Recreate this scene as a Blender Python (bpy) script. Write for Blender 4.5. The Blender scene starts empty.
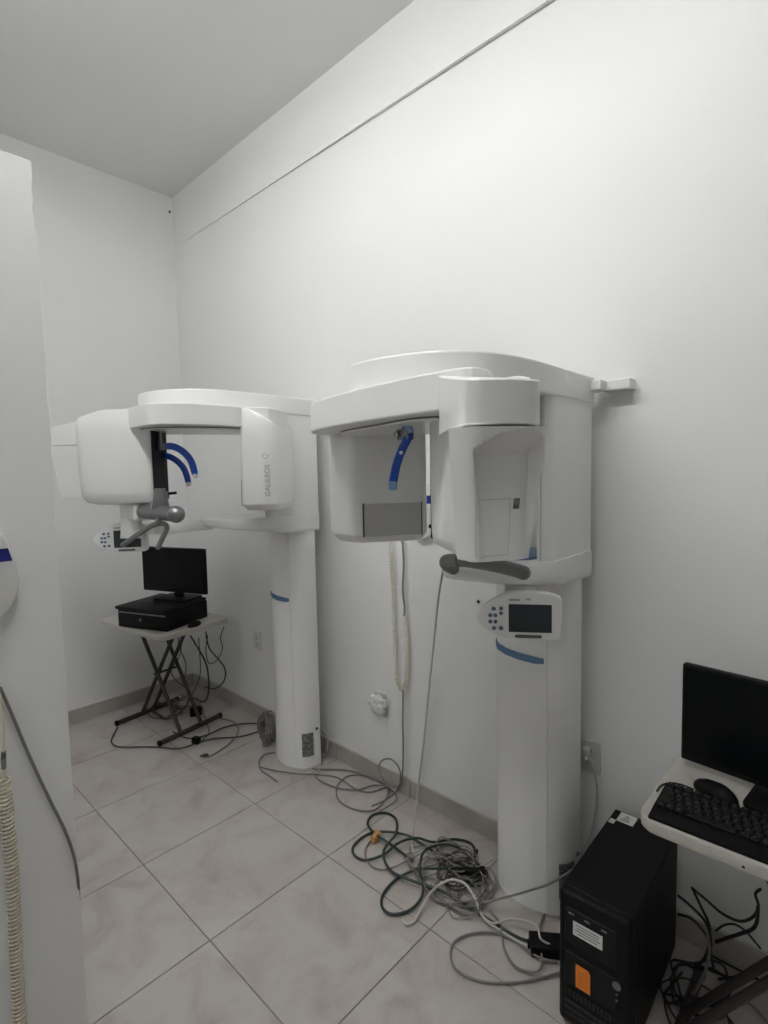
import bpy, bmesh, math, random
from mathutils import Vector, Matrix, noise

# ------------------------------------------------------------------ camera, light, exposure
scene = bpy.context.scene
COL = scene.collection
cam_data = bpy.data.cameras.new('camera')
cam = bpy.data.objects.new('camera', cam_data)
COL.objects.link(cam)
cam_data.sensor_fit = 'VERTICAL'
cam_data.sensor_height = 36.0
cam_data.lens = 530.91 / 1024 * 36.0
cam_data.clip_start = 0.02
r_ = Vector((0.73320639, 0.67972755, -0.01946402))
u_ = Vector((-0.03429538, 0.0655502, 0.99725974))
f_ = Vector((-0.67914079, 0.73052969, -0.07137334))
m = Matrix.Identity(4)
for i in range(3):
    m[i][0], m[i][1], m[i][2] = r_[i], u_[i], -f_[i]
m.translation = Vector((3.6003, -1.8065, 1.5))
cam.matrix_world = m
scene.camera = cam

vs = scene.view_settings
vs.view_transform = 'Standard'
vs.look = 'None'
vs.gamma = 1.0
vs.use_curve_mapping = False
vs.exposure = 0.14

world = bpy.data.worlds.new('world')
scene.world = world
world.use_nodes = True
world.node_tree.nodes['Background'].inputs[0].default_value = (0.9, 0.95, 1.0, 1)
world.node_tree.nodes['Background'].inputs[1].default_value = 0.05

LAMP_POS = (2.42, -1.62, 3.41)
LAMP_STRENGTH = 42.5

# ------------------------------------------------------------------ materials
MATS = {}
def mat(name, color, rough=0.5, metal=0.0, color2=None, scale=8.0, bump=0.0, bump_scale=60.0,
        emit=None, estr=0.0, detail=4.0, coat=0.0, trans=0.0, lo=0.35, hi=0.65, spec=None):
    mt = bpy.data.materials.new(name)
    mt.use_nodes = True
    nt = mt.node_tree
    b = nt.nodes['Principled BSDF']
    b.inputs['Base Color'].default_value = (*color, 1)
    b.inputs['Roughness'].default_value = rough
    b.inputs['Metallic'].default_value = metal
    if coat: b.inputs['Coat Weight'].default_value = coat
    if trans: b.inputs['Transmission Weight'].default_value = trans
    if spec is not None: b.inputs['Specular IOR Level'].default_value = spec
    tc = nt.nodes.new('ShaderNodeTexCoord')
    if color2 is None:
        color2 = tuple(c * 0.94 for c in color)
    n = nt.nodes.new('ShaderNodeTexNoise')
    n.inputs['Scale'].default_value = scale
    n.inputs['Detail'].default_value = detail
    nt.links.new(tc.outputs['Object'], n.inputs['Vector'])
    cr = nt.nodes.new('ShaderNodeValToRGB')
    cr.color_ramp.elements[0].position = lo
    cr.color_ramp.elements[1].position = hi
    cr.color_ramp.elements[0].color = (*color2, 1)
    cr.color_ramp.elements[1].color = (*color, 1)
    nt.links.new(n.outputs['Fac'], cr.inputs['Fac'])
    nt.links.new(cr.outputs['Color'], b.inputs['Base Color'])
    if bump:
        n2 = nt.nodes.new('ShaderNodeTexNoise')
        n2.inputs['Scale'].default_value = bump_scale
        n2.inputs['Detail'].default_value = 6
        nt.links.new(tc.outputs['Object'], n2.inputs['Vector'])
        bp = nt.nodes.new('ShaderNodeBump')
        bp.inputs['Strength'].default_value = bump
        bp.inputs['Distance'].default_value = 0.01
        nt.links.new(n2.outputs['Fac'], bp.inputs['Height'])
        nt.links.new(bp.outputs['Normal'], b.inputs['Normal'])
    if emit:
        b.inputs['Emission Color'].default_value = (*emit, 1)
        b.inputs['Emission Strength'].default_value = estr
    MATS[name] = mt
    return mt

mat('wall_paint', (0.86, 0.865, 0.86), 0.6, color2=(0.84, 0.845, 0.84), scale=1.3, bump=0.05, bump_scale=25)
mat('ceiling_paint', (0.88, 0.88, 0.885), 0.7, color2=(0.865, 0.865, 0.87), scale=1.0, bump=0.05, bump_scale=20)
mat('grout', (0.22, 0.20, 0.18), 0.8)
mat('base_tile', (0.46, 0.43, 0.40), 0.35, color2=(0.37, 0.345, 0.32), scale=6, detail=8)
mat('cap_mortar', (0.62, 0.60, 0.56), 0.8)
mat('shell_white', (0.88, 0.885, 0.87), 0.32, color2=(0.865, 0.87, 0.855), scale=2, coat=0.15)
mat('shell_grey', (0.62, 0.63, 0.61), 0.4)
mat('seam_dark', (0.10, 0.10, 0.10), 0.6)
mat('stripe_blue', (0.12, 0.22, 0.38), 0.4)
mat('pad_blue', (0.006, 0.07, 0.46), 0.25, coat=0.3)
mat('pad_tip', (0.25, 0.42, 0.62), 0.3)
mat('silver', (0.24, 0.24, 0.25), 0.36, metal=0.75)
mat('grip_grey', (0.20, 0.20, 0.205), 0.42)
mat('window_grey', (0.58, 0.58, 0.585), 0.35)
mat('black_matt', (0.010, 0.0105, 0.012), 0.55, spec=0.18)
mat('black_gloss', (0.004, 0.004, 0.005), 0.18, spec=0.25)
mat('screen_dark', (0.004, 0.005, 0.006), 0.2, spec=0.12)
mat('panel_screen', (0.03, 0.04, 0.045), 0.25)
mat('key_blue', (0.10, 0.16, 0.24), 0.5)
mat('label_grey', (0.23, 0.23, 0.22), 0.5, color2=(0.11, 0.11, 0.11), scale=90, detail=2, lo=0.45, hi=0.55)
mat('label_white', (0.75, 0.75, 0.73), 0.5)
mat('label_ink', (0.08, 0.08, 0.08), 0.6)
mat('letter_grey', (0.42, 0.43, 0.43), 0.5)
mat('mark_blue', (0.012, 0.02, 0.20), 0.35)
mat('mark_pale', (0.45, 0.5, 0.75), 0.4)
mat('sticker_orange', (0.85, 0.24, 0.015), 0.5, color2=(0.8, 0.22, 0.015))
mat('sticker_line', (0.45, 0.11, 0.01), 0.6)
mat('table_plastic', (0.60, 0.575, 0.53), 0.5, color2=(0.56, 0.535, 0.49), bump=0.1, bump_scale=200)
mat('table_steel', (0.035, 0.030, 0.028), 0.5, metal=0.1)
mat('black_plastic', (0.006, 0.006, 0.0065), 0.5, color2=(0.005, 0.005, 0.0055), bump=0.05, bump_scale=300, spec=0.14)
mat('key_black', (0.010, 0.010, 0.011), 0.5, spec=0.2)
mat('key_print', (0.12, 0.12, 0.12), 0.6)
mat('green_cord', (0.010, 0.028, 0.022), 0.5)
mat('dark_cord', (0.045, 0.042, 0.040), 0.55)
mat('black_cord', (0.012, 0.012, 0.012), 0.5)
mat('grey_cord', (0.20, 0.19, 0.18), 0.55)
mat('pale_cord', (0.52, 0.50, 0.46), 0.5)
mat('coil_cream', (0.74, 0.68, 0.54), 0.5)
mat('plug_orange', (0.62, 0.35, 0.10), 0.5, color2=(0.45, 0.24, 0.07), scale=60)
mat('plate_white', (0.72, 0.72, 0.69), 0.4)
mat('plate_worn', (0.60, 0.60, 0.57), 0.45)
mat('bag_plastic', (0.78, 0.78, 0.78), 0.25, bump=0.6, bump_scale=40)
mat('lamp_glow', (1, 1, 1), 0.5, emit=(1.0, 1.0, 0.982), estr=LAMP_STRENGTH)
mat('hole_dark', (0.02, 0.02, 0.02), 0.9)

# floor tile: pale stone with soft pinkish-grey clouding, varied per tile
def tile_material():
    mt = bpy.data.materials.new('floor_tile'); mt.use_nodes = True
    nt = mt.node_tree; b = nt.nodes['Principled BSDF']
    tc = nt.nodes.new('ShaderNodeTexCoord')
    oi = nt.nodes.new('ShaderNodeObjectInfo')
    sc = nt.nodes.new('ShaderNodeVectorMath'); sc.operation = 'SCALE'
    cmb = nt.nodes.new('ShaderNodeCombineXYZ')
    for k in range(3): nt.links.new(oi.outputs['Random'], cmb.inputs[k])
    nt.links.new(cmb.outputs[0], sc.inputs[0]); sc.inputs['Scale'].default_value = 37
    ad = nt.nodes.new('ShaderNodeVectorMath'); ad.operation = 'ADD'
    nt.links.new(tc.outputs['Object'], ad.inputs[0]); nt.links.new(sc.outputs[0], ad.inputs[1])
    n = nt.nodes.new('ShaderNodeTexNoise'); n.inputs['Scale'].default_value = 5.5
    n.inputs['Detail'].default_value = 7; n.inputs['Roughness'].default_value = 0.6
    n.inputs['Distortion'].default_value = 0.7
    nt.links.new(ad.outputs[0], n.inputs['Vector'])
    cr = nt.nodes.new('ShaderNodeValToRGB')
    e = cr.color_ramp.elements
    e[0].position = 0.30; e[0].color = (0.37, 0.315, 0.292, 1)
    e[1].position = 0.60; e[1].color = (0.48, 0.46, 0.44, 1)
    e2 = cr.color_ramp.elements.new(0.45); e2.color = (0.44, 0.402, 0.378, 1)
    nt.links.new(n.outputs['Fac'], cr.inputs['Fac'])
    nt.links.new(cr.outputs['Color'], b.inputs['Base Color'])
    b.inputs['Roughness'].default_value = 0.28
    MATS['floor_tile'] = mt
tile_material()

# ------------------------------------------------------------------ mesh helpers
def tag(o, label=None, cat=None, group=None, kind=None):
    if label: o['label'] = label
    if cat: o['category'] = cat
    if group: o['group'] = group
    if kind: o['kind'] = kind
    return o

def empty(name, loc=(0, 0, 0), rz=0.0):
    o = bpy.data.objects.new(name, None)
    o.empty_display_size = 0.05
    COL.objects.link(o)
    o.location = loc
    o.rotation_euler = (0, 0, rz)
    return o

def smooth_path(pts, sub=5, closed=False):
    P = [Vector(p) for p in pts]
    n = len(P); out = []
    rng = range(n) if closed else range(n - 1)
    for i in rng:
        if closed: p0, p1, p2, p3 = P[(i-1) % n], P[i], P[(i+1) % n], P[(i+2) % n]
        else: p0, p1, p2, p3 = P[max(i-1, 0)], P[i], P[i+1], P[min(i+2, n-1)]
        for k in range(sub):
            t = k / sub
            out.append(0.5 * ((2*p1) + (-p0+p2)*t + (2*p0-5*p1+4*p2-p3)*t*t + (-p0+3*p1-3*p2+p3)*t**3))
    if not closed: out.append(P[-1])
    return out

def curve2(pts, sub=4):
    return [(p.x, p.y) for p in smooth_path([(x, y, 0) for x, y in pts], sub, True)]

class MB:
    def __init__(s): s.v = []; s.f = []
    def add(s, vs, fs):
        b = len(s.v); s.v += [tuple(v) for v in vs]; s.f += [tuple(b + i for i in f) for f in fs]; return s
    def bm_add(s, bm):
        bm.verts.ensure_lookup_table(); bm.verts.index_update()
        s.add([v.co[:] for v in bm.verts], [[v.index for v in f.verts] for f in bm.faces]); bm.free(); return s
    def box(s, x0, x1, y0, y1, z0, z1, bevel=0.0, seg=2, M=None):
        bm = bmesh.new()
        bmesh.ops.create_cube(bm, size=1)
        for v in bm.verts:
            v.co = Vector(((x0+x1)/2 + v.co.x*(x1-x0), (y0+y1)/2 + v.co.y*(y1-y0), (z0+z1)/2 + v.co.z*(z1-z0)))
        if bevel:
            bmesh.ops.bevel(bm, geom=bm.edges[:], offset=bevel, segments=seg, affect='EDGES', profile=0.5)
        if M: bm.transform(M)
        return s.bm_add(bm)
    def prism(s, outline, z0, z1, bevel=0.0, seg=2, M=None, z1f=None, z0f=None, scale_bot=1.0):
        """outline (ccw list of x,y) extruded z0..z1; z1f/z0f give per-vertex heights"""
        bm = bmesh.new()
        n = len(outline)
        cx = sum(p[0] for p in outline)/n; cy = sum(p[1] for p in outline)/n
        lo = [bm.verts.new((cx+(x-cx)*scale_bot, cy+(y-cy)*scale_bot, z0f(x, y) if z0f else z0)) for x, y in outline]
        hi = [bm.verts.new((x, y, z1f(x, y) if z1f else z1)) for x, y in outline]
        for i in range(n):
            j = (i+1) % n
            bm.faces.new((lo[i], lo[j], hi[j], hi[i]))
        bot = bm.faces.new(lo[::-1]); top = bm.faces.new(hi)
        bmesh.ops.recalc_face_normals(bm, faces=bm.faces[:])
        if bevel:
            ed = list(set(list(top.edges) + list(bot.edges)))
            bmesh.ops.bevel(bm, geom=ed, offset=bevel, segments=seg, affect='EDGES', profile=0.5)
        big = [f for f in bm.faces if len(f.verts) > 4]
        bmesh.ops.triangulate(bm, faces=big)
        if M: bm.transform(M)
        return s.bm_add(bm)
    def loft(s, rings, cap=True, closed=True):
        n = len(rings[0]); vs = [tuple(p) for r in rings for p in r]; fs = []
        for k in range(len(rings)-1):
            for i in range(n if closed else n-1):
                j = (i+1) % n
                fs.append((k*n+i, k*n+j, (k+1)*n+j, (k+1)*n+i))
        if cap:
            for k, flip in ((0, True), (len(rings)-1, False)):
                c = sum((Vector(p) for p in rings[k]), Vector())/n
                ci = len(vs); vs.append(tuple(c))
                for i in range(n):
                    j = (i+1) % n
                    fs.append((ci, k*n+j, k*n+i) if flip else (ci, k*n+i, k*n+j))
        return s.add(vs, fs)
    def tube(s, pts, r, n=8, sub=5, rounded=False, radii=None, smooth=True):
        P = smooth_path(pts, sub) if smooth else [Vector(p) for p in pts]
        T = []
        for i in range(len(P)):
            d = P[min(i+1, len(P)-1)] - P[max(i-1, 0)]
            if d.length < 1e-9: d = Vector((0, 0, 1))
            T.append(d.normalized())
        a = Vector((0, 0, 1)) if abs(T[0].z) < 0.9 else Vector((1, 0, 0))
        nrm = (a - T[0]*a.dot(T[0])).normalized()
        rings = []
        for i, p in enumerate(P):
            nrm = nrm - T[i]*nrm.dot(T[i])
            nrm.normalize()
            b = T[i].cross(nrm)
            rr = r if radii is None else radii(i/(len(P)-1))
            rings.append([p + (nrm*math.cos(2*math.pi*k/n) + b*math.sin(2*math.pi*k/n))*rr for k in range(n)])
        if rounded:
            r0, r1 = rings[0], rings[-1]
            def shrink(ring, c, d, f): return [c + (q-c)*f + d for q in ring]
            pre = [shrink(r0, P[0], -T[0]*r*h, f) for h, f in ((0.95, .3), (.7, .7), (.35, .93))]
            post = [shrink(r1, P[-1], T[-1]*r*h, f) for h, f in ((.35, .93), (.7, .7), (.95, .3))]
            rings = pre + rings + post
        return s.loft(rings)
    def cyl(s, p0, p1, r0, r1=None, n=20, M=None):
        p0, p1 = Vector(p0), Vector(p1)
        r1 = r0 if r1 is None else r1
        t = (p1-p0).normalized()
        a = Vector((0, 0, 1)) if abs(t.z) < .9 else Vector((1, 0, 0))
        x = (a - t*a.dot(t)).normalized(); y = t.cross(x)
        ring = lambda c, r: [c + (x*math.cos(2*math.pi*k/n)+y*math.sin(2*math.pi*k/n))*r for k in range(n)]
        return s.loft([ring(p0, r0), ring(p1, r1)])
    def sphere(s, c, r, sx=1, sy=1, sz=1, nu=16, nv=10):
        bm = bmesh.new()
        bmesh.ops.create_uvsphere(bm, u_segments=nu, v_segments=nv, radius=r)
        for v in bm.verts: v.co = Vector((c[0]+v.co.x*sx, c[1]+v.co.y*sy, c[2]+v.co.z*sz))
        return s.bm_add(bm)
    def xf(s, M):
        s.v = [tuple(M @ Vector(v)) for v in s.v]; return s
    def mesh(s, name, angle=35):
        me = bpy.data.meshes.new(name)
        me.from_pydata(s.v, [], s.f)
        bm = bmesh.new(); bm.from_mesh(me)
        bmesh.ops.recalc_face_normals(bm, faces=bm.faces[:])
        bm.to_mesh(me); bm.free()
        for p in me.polygons: p.use_smooth = True
        me.set_sharp_from_angle(angle=math.radians(angle))
        return me
    def build(s, name, material, parent=None, angle=35):
        me = s.mesh(name, angle)
        me.materials.append(MATS[material])
        o = bpy.data.objects.new(name, me)
        COL.objects.link(o)
        if parent: o.parent = parent
        return o

def text_part(name, body, size, material, parent, M, depth=0.0006):
    cu = bpy.data.curves.new(name, 'FONT')
    cu.body = body; cu.size = size; cu.extrude = depth
    cu.resolution_u = 3
    t = bpy.data.objects.new(name, cu)
    COL.objects.link(t)
    bpy.context.view_layer.update()
    dg = bpy.context.evaluated_depsgraph_get()
    me = bpy.data.meshes.new_from_object(t.evaluated_get(dg))
    bpy.data.objects.remove(t); bpy.data.curves.remove(cu)
    me.transform(M)
    me.materials.clear(); me.materials.append(MATS[material])
    o = bpy.data.objects.new(name, me)
    COL.objects.link(o); o.parent = parent
    return o

def frame_matrix(origin, xaxis, yaxis):
    x = Vector(xaxis).normalized(); y = Vector(yaxis)
    y = (y - x*y.dot(x)).normalized(); z = x.cross(y)
    M = Matrix.Identity(4)
    for i in range(3): M[i][0], M[i][1], M[i][2] = x[i], y[i], z[i]
    M.translation = Vector(origin)
    return M

def rrect(w, h, r, n=5, cx=0, cy=0):
    out = []
    for sx, sy, a0 in ((1, 1, 0), (-1, 1, 90), (-1, -1, 180), (1, -1, 270)):
        for k in range(n+1):
            a = math.radians(a0 + 90*k/n)
            out.append((cx+sx*(w/2-r)+r*math.cos(a), cy+sy*(h/2-r)+r*math.sin(a)))
    return out

# ------------------------------------------------------------------ the room
ROOM_X, ROOM_Y, ROOM_Z = 6.8, -3.9, 3.41
TS, TOX, TOY = 0.5076, 1.0467, -1.0222

fl = MB().box(-0.1, ROOM_X+0.1, ROOM_Y-0.1, 0.1, -0.12, -0.003).build('floor', 'grout'); tag(fl, kind='structure')
g = 0.0035
tile_me = MB().box(-TS/2+g/2, TS/2-g/2, -TS/2+g/2, TS/2-g/2, -0.008, 0.0, 0.0012, 1).mesh('tile')
tile_me.materials.append(MATS['floor_tile'])
i0 = -3
for i in range(i0, 12):
    for j in range(-6, 2):
        x0 = TOX + i*TS; y0 = TOY + j*TS
        xa, xb = max(x0, 0.0), min(x0+TS, ROOM_X); ya, yb = max(y0, ROOM_Y), min(y0+TS, 0.0)
        if xb-xa < 0.02 or yb-ya < 0.02: continue
        if xb-xa > TS-0.01 and yb-ya > TS-0.01:
            o = bpy.data.objects.new('tile', tile_me); COL.objects.link(o); o.location = (x0+TS/2, y0+TS/2, 0)
        else:
            o = MB().box(-(xb-xa)/2+g/2, (xb-xa)/2-g/2, -(yb-ya)/2+g/2, (yb-ya)/2-g/2, -0.008, 0.0, 0.0012, 1).build('tile', 'floor_tile')
            o.location = ((xa+xb)/2, (ya+yb)/2, 0)
        o.parent = fl

tag(MB().box(-0.1, ROOM_X+0.1, 0.0, 0.15, -0.1, ROOM_Z+0.1).build('wall_right', 'wall_paint'), kind='structure')
tag(MB().box(-0.15, 0.0, ROOM_Y-0.1, 0.15, -0.1, ROOM_Z+0.1).build('wall_back', 'wall_paint'), kind='structure')
tag(MB().box(ROOM_X, ROOM_X+0.15, ROOM_Y-0.1, 0.15, -0.1, ROOM_Z+0.1).build('wall_front', 'wall_paint'), kind='structure')
tag(MB().box(-0.1, ROOM_X+0.1, ROOM_Y-0.15, ROOM_Y, -0.1, ROOM_Z+0.1).build('wall_left', 'wall_paint'), kind='structure')
tag(MB().box(-0.15, ROOM_X+0.15, ROOM_Y-0.15, 0.15, ROOM_Z, ROOM_Z+0.12).build('ceiling', 'ceiling_paint'), kind='structure')
# ring beam at the top of the long wall: stands a little proud, more toward the viewer
bm_v = []
hb = 3.076
MBb = MB()
def beam_d(x): return 0.002 + 0.016*min(1.0, max(0.0, x/2.4))
xs = [0, .4, .8, 1.2, 1.6, 2.0, 2.4, 3.2, ROOM_X]
MBb.loft([[(x, 0.01, hb+.004), (x, -beam_d(x), hb), (x, -beam_d(x), ROOM_Z+.01), (x, 0.01, ROOM_Z+.01)] for x in xs])
tag(MBb.build('trim_1', 'wall_paint'), kind='structure')
# free-standing partition with a chipped upper corner
PX, PY, PZ = 2.12, -1.402, 2.248
pm = MB()
ol = [(PY, 0.0), (PY, PZ-.17), (PY-.006, PZ-.15), (PY-.002, PZ-.135), (PY-.009, PZ-.11), (PY-.003, PZ-.09), (PY-.007, PZ-.06), (PY-.002, PZ-.03), (PY-.004, PZ), (ROOM_Y-.05, PZ), (ROOM_Y-.05, 0.0)]
pm.prism(ol, 0, 0.11, 0.0008, 1, M=frame_matrix((PX-0.11, 0, 0), (0, 1, 0), (0, 0, 1)))
wp = tag(pm.build('wall_partition', 'wall_paint'), kind='structure')

# tiled baseboards, one tile per piece, with a mortar cap
BH = 0.084
bbr = tag(MB().box(0.0, ROOM_X, -0.007, 0.0, 0, BH+.004, .001, 1).build('baseboard_right', 'cap_mortar'), kind='structure')
for i in range(i0, 12):
    xa, xb = max(TOX+i*TS, 0.012), min(TOX+(i+1)*TS, ROOM_X)
    if xb-xa > .02: MB().box(xa+.0012, xb-.0012, -0.012, -0.001, 0.0, BH, .0015, 1).build('tile', 'base_tile', bbr)
bbb = tag(MB().box(0.0, 0.007, ROOM_Y, 0.0, 0, BH+.004, .001, 1).build('baseboard_back', 'cap_mortar'), kind='structure')
for j in range(-6, 2):
    ya, yb = max(TOY+j*TS+.12, ROOM_Y), min(TOY+(j+1)*TS+.12, -0.001)
    if yb-ya > .02: MB().box(0.001, 0.012, ya+.0012, yb-.0012, 0.0, BH, .0015, 1).build('tile', 'base_tile', bbb)

# ceiling lamp
lamp = empty('ceiling_lamp', LAMP_POS)
tag(lamp, 'long white fluorescent ceiling fixture with two bare tubes', 'lamp')
TL = 1.2
MB().box(-TL-.03, TL+.03, -.065, .065, -.035, .004, .004).build('batten', 'plate_white', lamp)
for sy in (-.05, .05):
    MB().cyl((-TL, sy, -.062), (TL, sy, -.062), .018, n=14).build('tube', 'lamp_glow', lamp)
    for sx in (-1, 1):
        MB().box(sx*(TL+.012)-.012, sx*(TL+.012)+.012, sy-.016, sy+.016, -.085, -.03, .003).build('tube_holder', 'plate_white', lamp)

# ------------------------------------------------------------------ scanners
def scanner(loc, dz, iso, ang, label, far, coff=0.0):
    R = empty('dental_scanner', loc)
    tag(R, label, 'x-ray scanner', 'dental x-ray scanners along the wall')
    # column: rounded front cover, flat side, recessed seam between them
    left = [(-.26, -.105), (-.26, -.165), (-.252, -.19), (-.232, -.213), (-.195, -.231), (-.145, -.238), (-.098, -.234), (-.066, -.222)]
    seam = [(-.064, -.2205), (-.0635, -.217), (-.0615, -.216), (-.0605, -.2195)]
    right = [(-.037, -.204), (-.018, -.182), (-.007, -.15), (-.004, -.12), (-.004, -.105)]
    ctop = 1.19+dz
    shift = lambda L: [(x+coff-(.014 if x < -.2 else .010 if x < -.05 else .006), y) for x, y in L]
    left, seam, right = shift(left), shift(seam), shift(right)
    if not far: left = [(x-(.013 if x < -.2 else .006), y) for x, y in left]
    col_ol = left+seam+right
    colm = MB().prism(col_ol, 0.012, ctop, .003, 1)
    col = colm.build('column', 'shell_white', R, 28)
    cxm = -.145+coff; cym = -.16
    MB().prism([(cxm+(x-cxm)*.985, cym+(y-cym)*.985) for x, y in left+right], 0, .013).build('plinth', 'shell_grey', col)
    # blue stripe wrapping the front cover, dropping toward the seam
    path = [(-.2618, -.164), (-.2590, -.180), (-.2520, -.1945), (-.233, -.2155), (-.195, -.2335), (-.145, -.2405), (-.098, -.2365), (-.068, -.2255)]
    path = shift(path)
    if not far: path = [(x-(.013 if x < -.2 else .006 if x < -.08 else -.002), y) for x, y in path]
    zc = [.900, .899, .897, .894, .889, .885, .883, .882]
    hw = [.007, .011, .012, .0125, .0125, .0125, .0125, .009]
    rings = []
    for (x, y), z, h in zip(path, zc, hw):
        d = Vector((x-cxm, y-cym)).normalized()*.004
        rings.append([(x-d.x*2, y-d.y*2, z-h), (x+d.x*.3, y+d.y*.3, z-h*.9), (x+d.x*.3, y+d.y*.3, z+h*.9), (x-d.x*2, y-d.y*2, z+h)])
    MB().loft(rings).build('stripe', 'stripe_blue', col)
    # rating label low on the side
    lp = shift([(-.0345, -.2015), (-.018, -.182), (-.0118, -.167), (-.0068, -.149)])
    def outward(x, y, d):
        n = Vector((.86, -.5)); return (x+n.x*d, y+n.y*d)
    rings = []
    for x, y in lp:
        o1, o0 = outward(x, y, .0022), outward(x, y, -.002)
        rings.append([(o0[0], o0[1], .076), (o1[0], o1[1], .076), (o1[0], o1[1], .196), (o0[0], o0[1], .196)])
    MB().loft(rings).build('rating_label', 'label_grey', col)
    sc0 = outward(*shift([(-.0045, -.128)])[0], 0)
    MB().cyl((sc0[0]-.002, sc0[1]+.001, .208), (sc0[0]+.004, sc0[1]-.001, .208), .007, n=12).build('screw', 'seam_dark', col)
    # tower above the column: back panel + deep side slab
    z0, z1 = 1.235+dz, 1.74+dz
    tw = MB().prism([(-.004, -.08), (-.004, -.34), (-.010, -.362), (-.022, -.372), (-.045, -.368), (-.058, -.35), (-.06, -.14), (-.24, -.14), (-.24, -.08)], z0-.03, z1)
    tower = tw.build('tower', 'shell_white', R)
    MB().box(-.0365, -.0335, -.3735, -.368, z0, z1-.02).build('seam', 'shell_grey', tower)
    # upper arm
    arm = curve2([(0, -.03), (0, -.25), (0, -.45), (-.012, -.58), (-.05, -.685), (-.14, -.77), (-.26, -.805), (-.37, -.795), (-.415, -.745), (-.405, -.62), (-.36, -.42), (-.30, -.27), (-.27, -.15), (-.26, -.03)], 3)
    arm = [(min(x, 0), min(y, -.07)) for x, y in arm][::-1]
    am = MB().prism(arm, 1.714+dz, 1.797+dz, .006, 2).build('upper_arm', 'shell_white', R, 18)
    if far: MB().sphere((-.398, -.765, 1.765+dz), .011, .6, 1, .7).build('end_plug', 'grip_grey', am)
    # rotor
    U = Vector((math.cos(ang), math.sin(ang), 0)); Vv = Vector((-U.y, U.x, 0))
    zt = 1.713+dz
    M = Matrix.Identity(4)
    for i in range(3): M[i][0], M[i][1] = U[i], Vv[i]
    M.translation = Vector((iso[0], iso[1], zt))
    plate = curve2([(-.38, .06), (-.35, .09), (-.27, .115), (-.2, .20), (-.08, .275), (.02, .295), (.085, .255), (.20, .15), (.32, .09), (.36, .03), (.30, -.03), (.10, -.14), (-.08, -.215), (-.22, -.25), (-.33, -.23), (-.395, -.15), (-.40, -.05)], 5)[::-1]
    pl = MB().prism(plate, -.083, 0, .004, 2, M=M).build('rotor_ring', 'shell_white', R, 18)
    inner = curve2([(-.30, .03), (-.15, .16), (.05, .2), (.2, .1), (.2, -.03), (.02, -.10), (-.2, -.165), (-.32, -.1)], 4)[::-1]
    MB().prism(inner, -.092, -.08, .002, 1, M=M).build('inner_disc', 'shell_white', pl)
    inner2 = [(x*1.006, y*1.006) for x, y in inner]
    MB().prism(inner2, -.0872, -.082, M=M).build('seam', 'grip_grey', pl)
    # detector housing
    def lerp(a, b, t): return a+(b-a)*t
    dol = curve2([(.112, 0.015), (.108, .08), (.112, .145), (.20, .160), (.31, .160), (.41, .138), (.455, .085), (.46, .03), (.44, -.01), (.34, .0), (.22, .008)], 4)
    def ztop(x): return -.004 if x < .30 else lerp(-.004, -.04, (x-.30)/.16)
    c0 = (.28, .05)
    rings = []
    for z, sc in ((None, .96), (-.012, 1.0), (-.12, 1.0), (-.24, .985), (-.34, .96), (-.365, .93), (-.385, .84), (-.395, .6)):
        ring = []
        for x, y in dol:
            px, py = c0[0]+(x-c0[0])*sc, c0[1]+(y-c0[1])*sc
            if x < .14: px = x if sc > .8 else px
            zz = ztop(x) if z is None else (ztop(x)-.012 if z == -.012 else z)
            ring.append(M @ Vector((px, py, zz)))
        rings.append(ring)
    det = MB().loft(rings).build('detector_housing', 'shell_white', R, 40)
    MB().box(.098, .106, .018, .148, -.38, -.075, .003, 1, M=M).build('face_panel', 'black_matt', det)
    MB().box(.093, .104, .022, .144, -.375, -.345, .004, 1, M=M).build('face_latch', 'grip_grey', det)
    MB().cyl(M @ Vector((.10, .035, -.355)), M @ Vector((.06, .03, -.352)), .006, n=10).build('latch_pin', 'black_matt', det)
    # upper block of the rear cover
    blk = [(x, y*.74-.002) for x, y in curve2([(.30, -.02), (.46, -.075), (.56, -.092), (.586, -.078), (.598, -.04), (.602, 0), (.598, .045), (.586, .078), (.56, .090), (.46, .105), (.30, .11)], 5)]
    def btop(x, y): return lerp(-.008, -.066, min(1, max(0, (x-.30)/.29)))
    MB().prism(blk, -.138, -.05, .003, 1, M=M, z1f=btop).build('rear_cover', 'shell_white', det, 22)
    # tapered rear body with an arched recess
    nu, nv = 36, 48
    def rear(s, t):
        hl, hr = lerp(-.090, -.066, t), lerp(.072, .052, t)
        v = lerp(hl, hr, s); z = lerp(-.141, -.362, t)
        e = min(s, 1-s)
        u = lerp(.600, .572, t) - (.045 if s < .5 else .016)*(1-min(1, e/.26))**2
        left_edge = .14 + .03*t
        if s > left_edge:
            q = (s-left_edge)/(1-left_edge)
            ta = .175 - .16*math.sin(min(1, q/.70)*math.pi/2)**.9 + (.12*max(0, (q-.70)/.30)**2)
            tl = .18
            w = min(1, (s-left_edge)/.14); side = w*w*(3-2*w)
            if t > ta:
                k = min(1, (t-ta)/max(.02, tl-ta))
                if t > tl: k = 1 - .85*((t-tl)/(1-tl))
                u -= .038*k*side*min(1, (1-s)/.07)
        return M @ Vector((u, v, z))
    vs, fs = [], []
    for j in range(nv+1):
        for i in range(nu+1): vs.append(rear(i/nu, j/nv))
    for j in range(nv):
        for i in range(nu):
            a = j*(nu+1)+i; fs.append((a, a+1, a+nu+2, a+nu+1))
    mb = MB().add(vs, fs)
    border = [vs[i] for i in range(nu+1)] + [vs[j*(nu+1)+nu] for j in range(1, nv+1)] + [vs[nv*(nu+1)+i] for i in range(nu-1, -1, -1)] + [vs[j*(nu+1)] for j in range(nv-1, 0, -1)]
    Mi = M.inverted()
    inn = []
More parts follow.
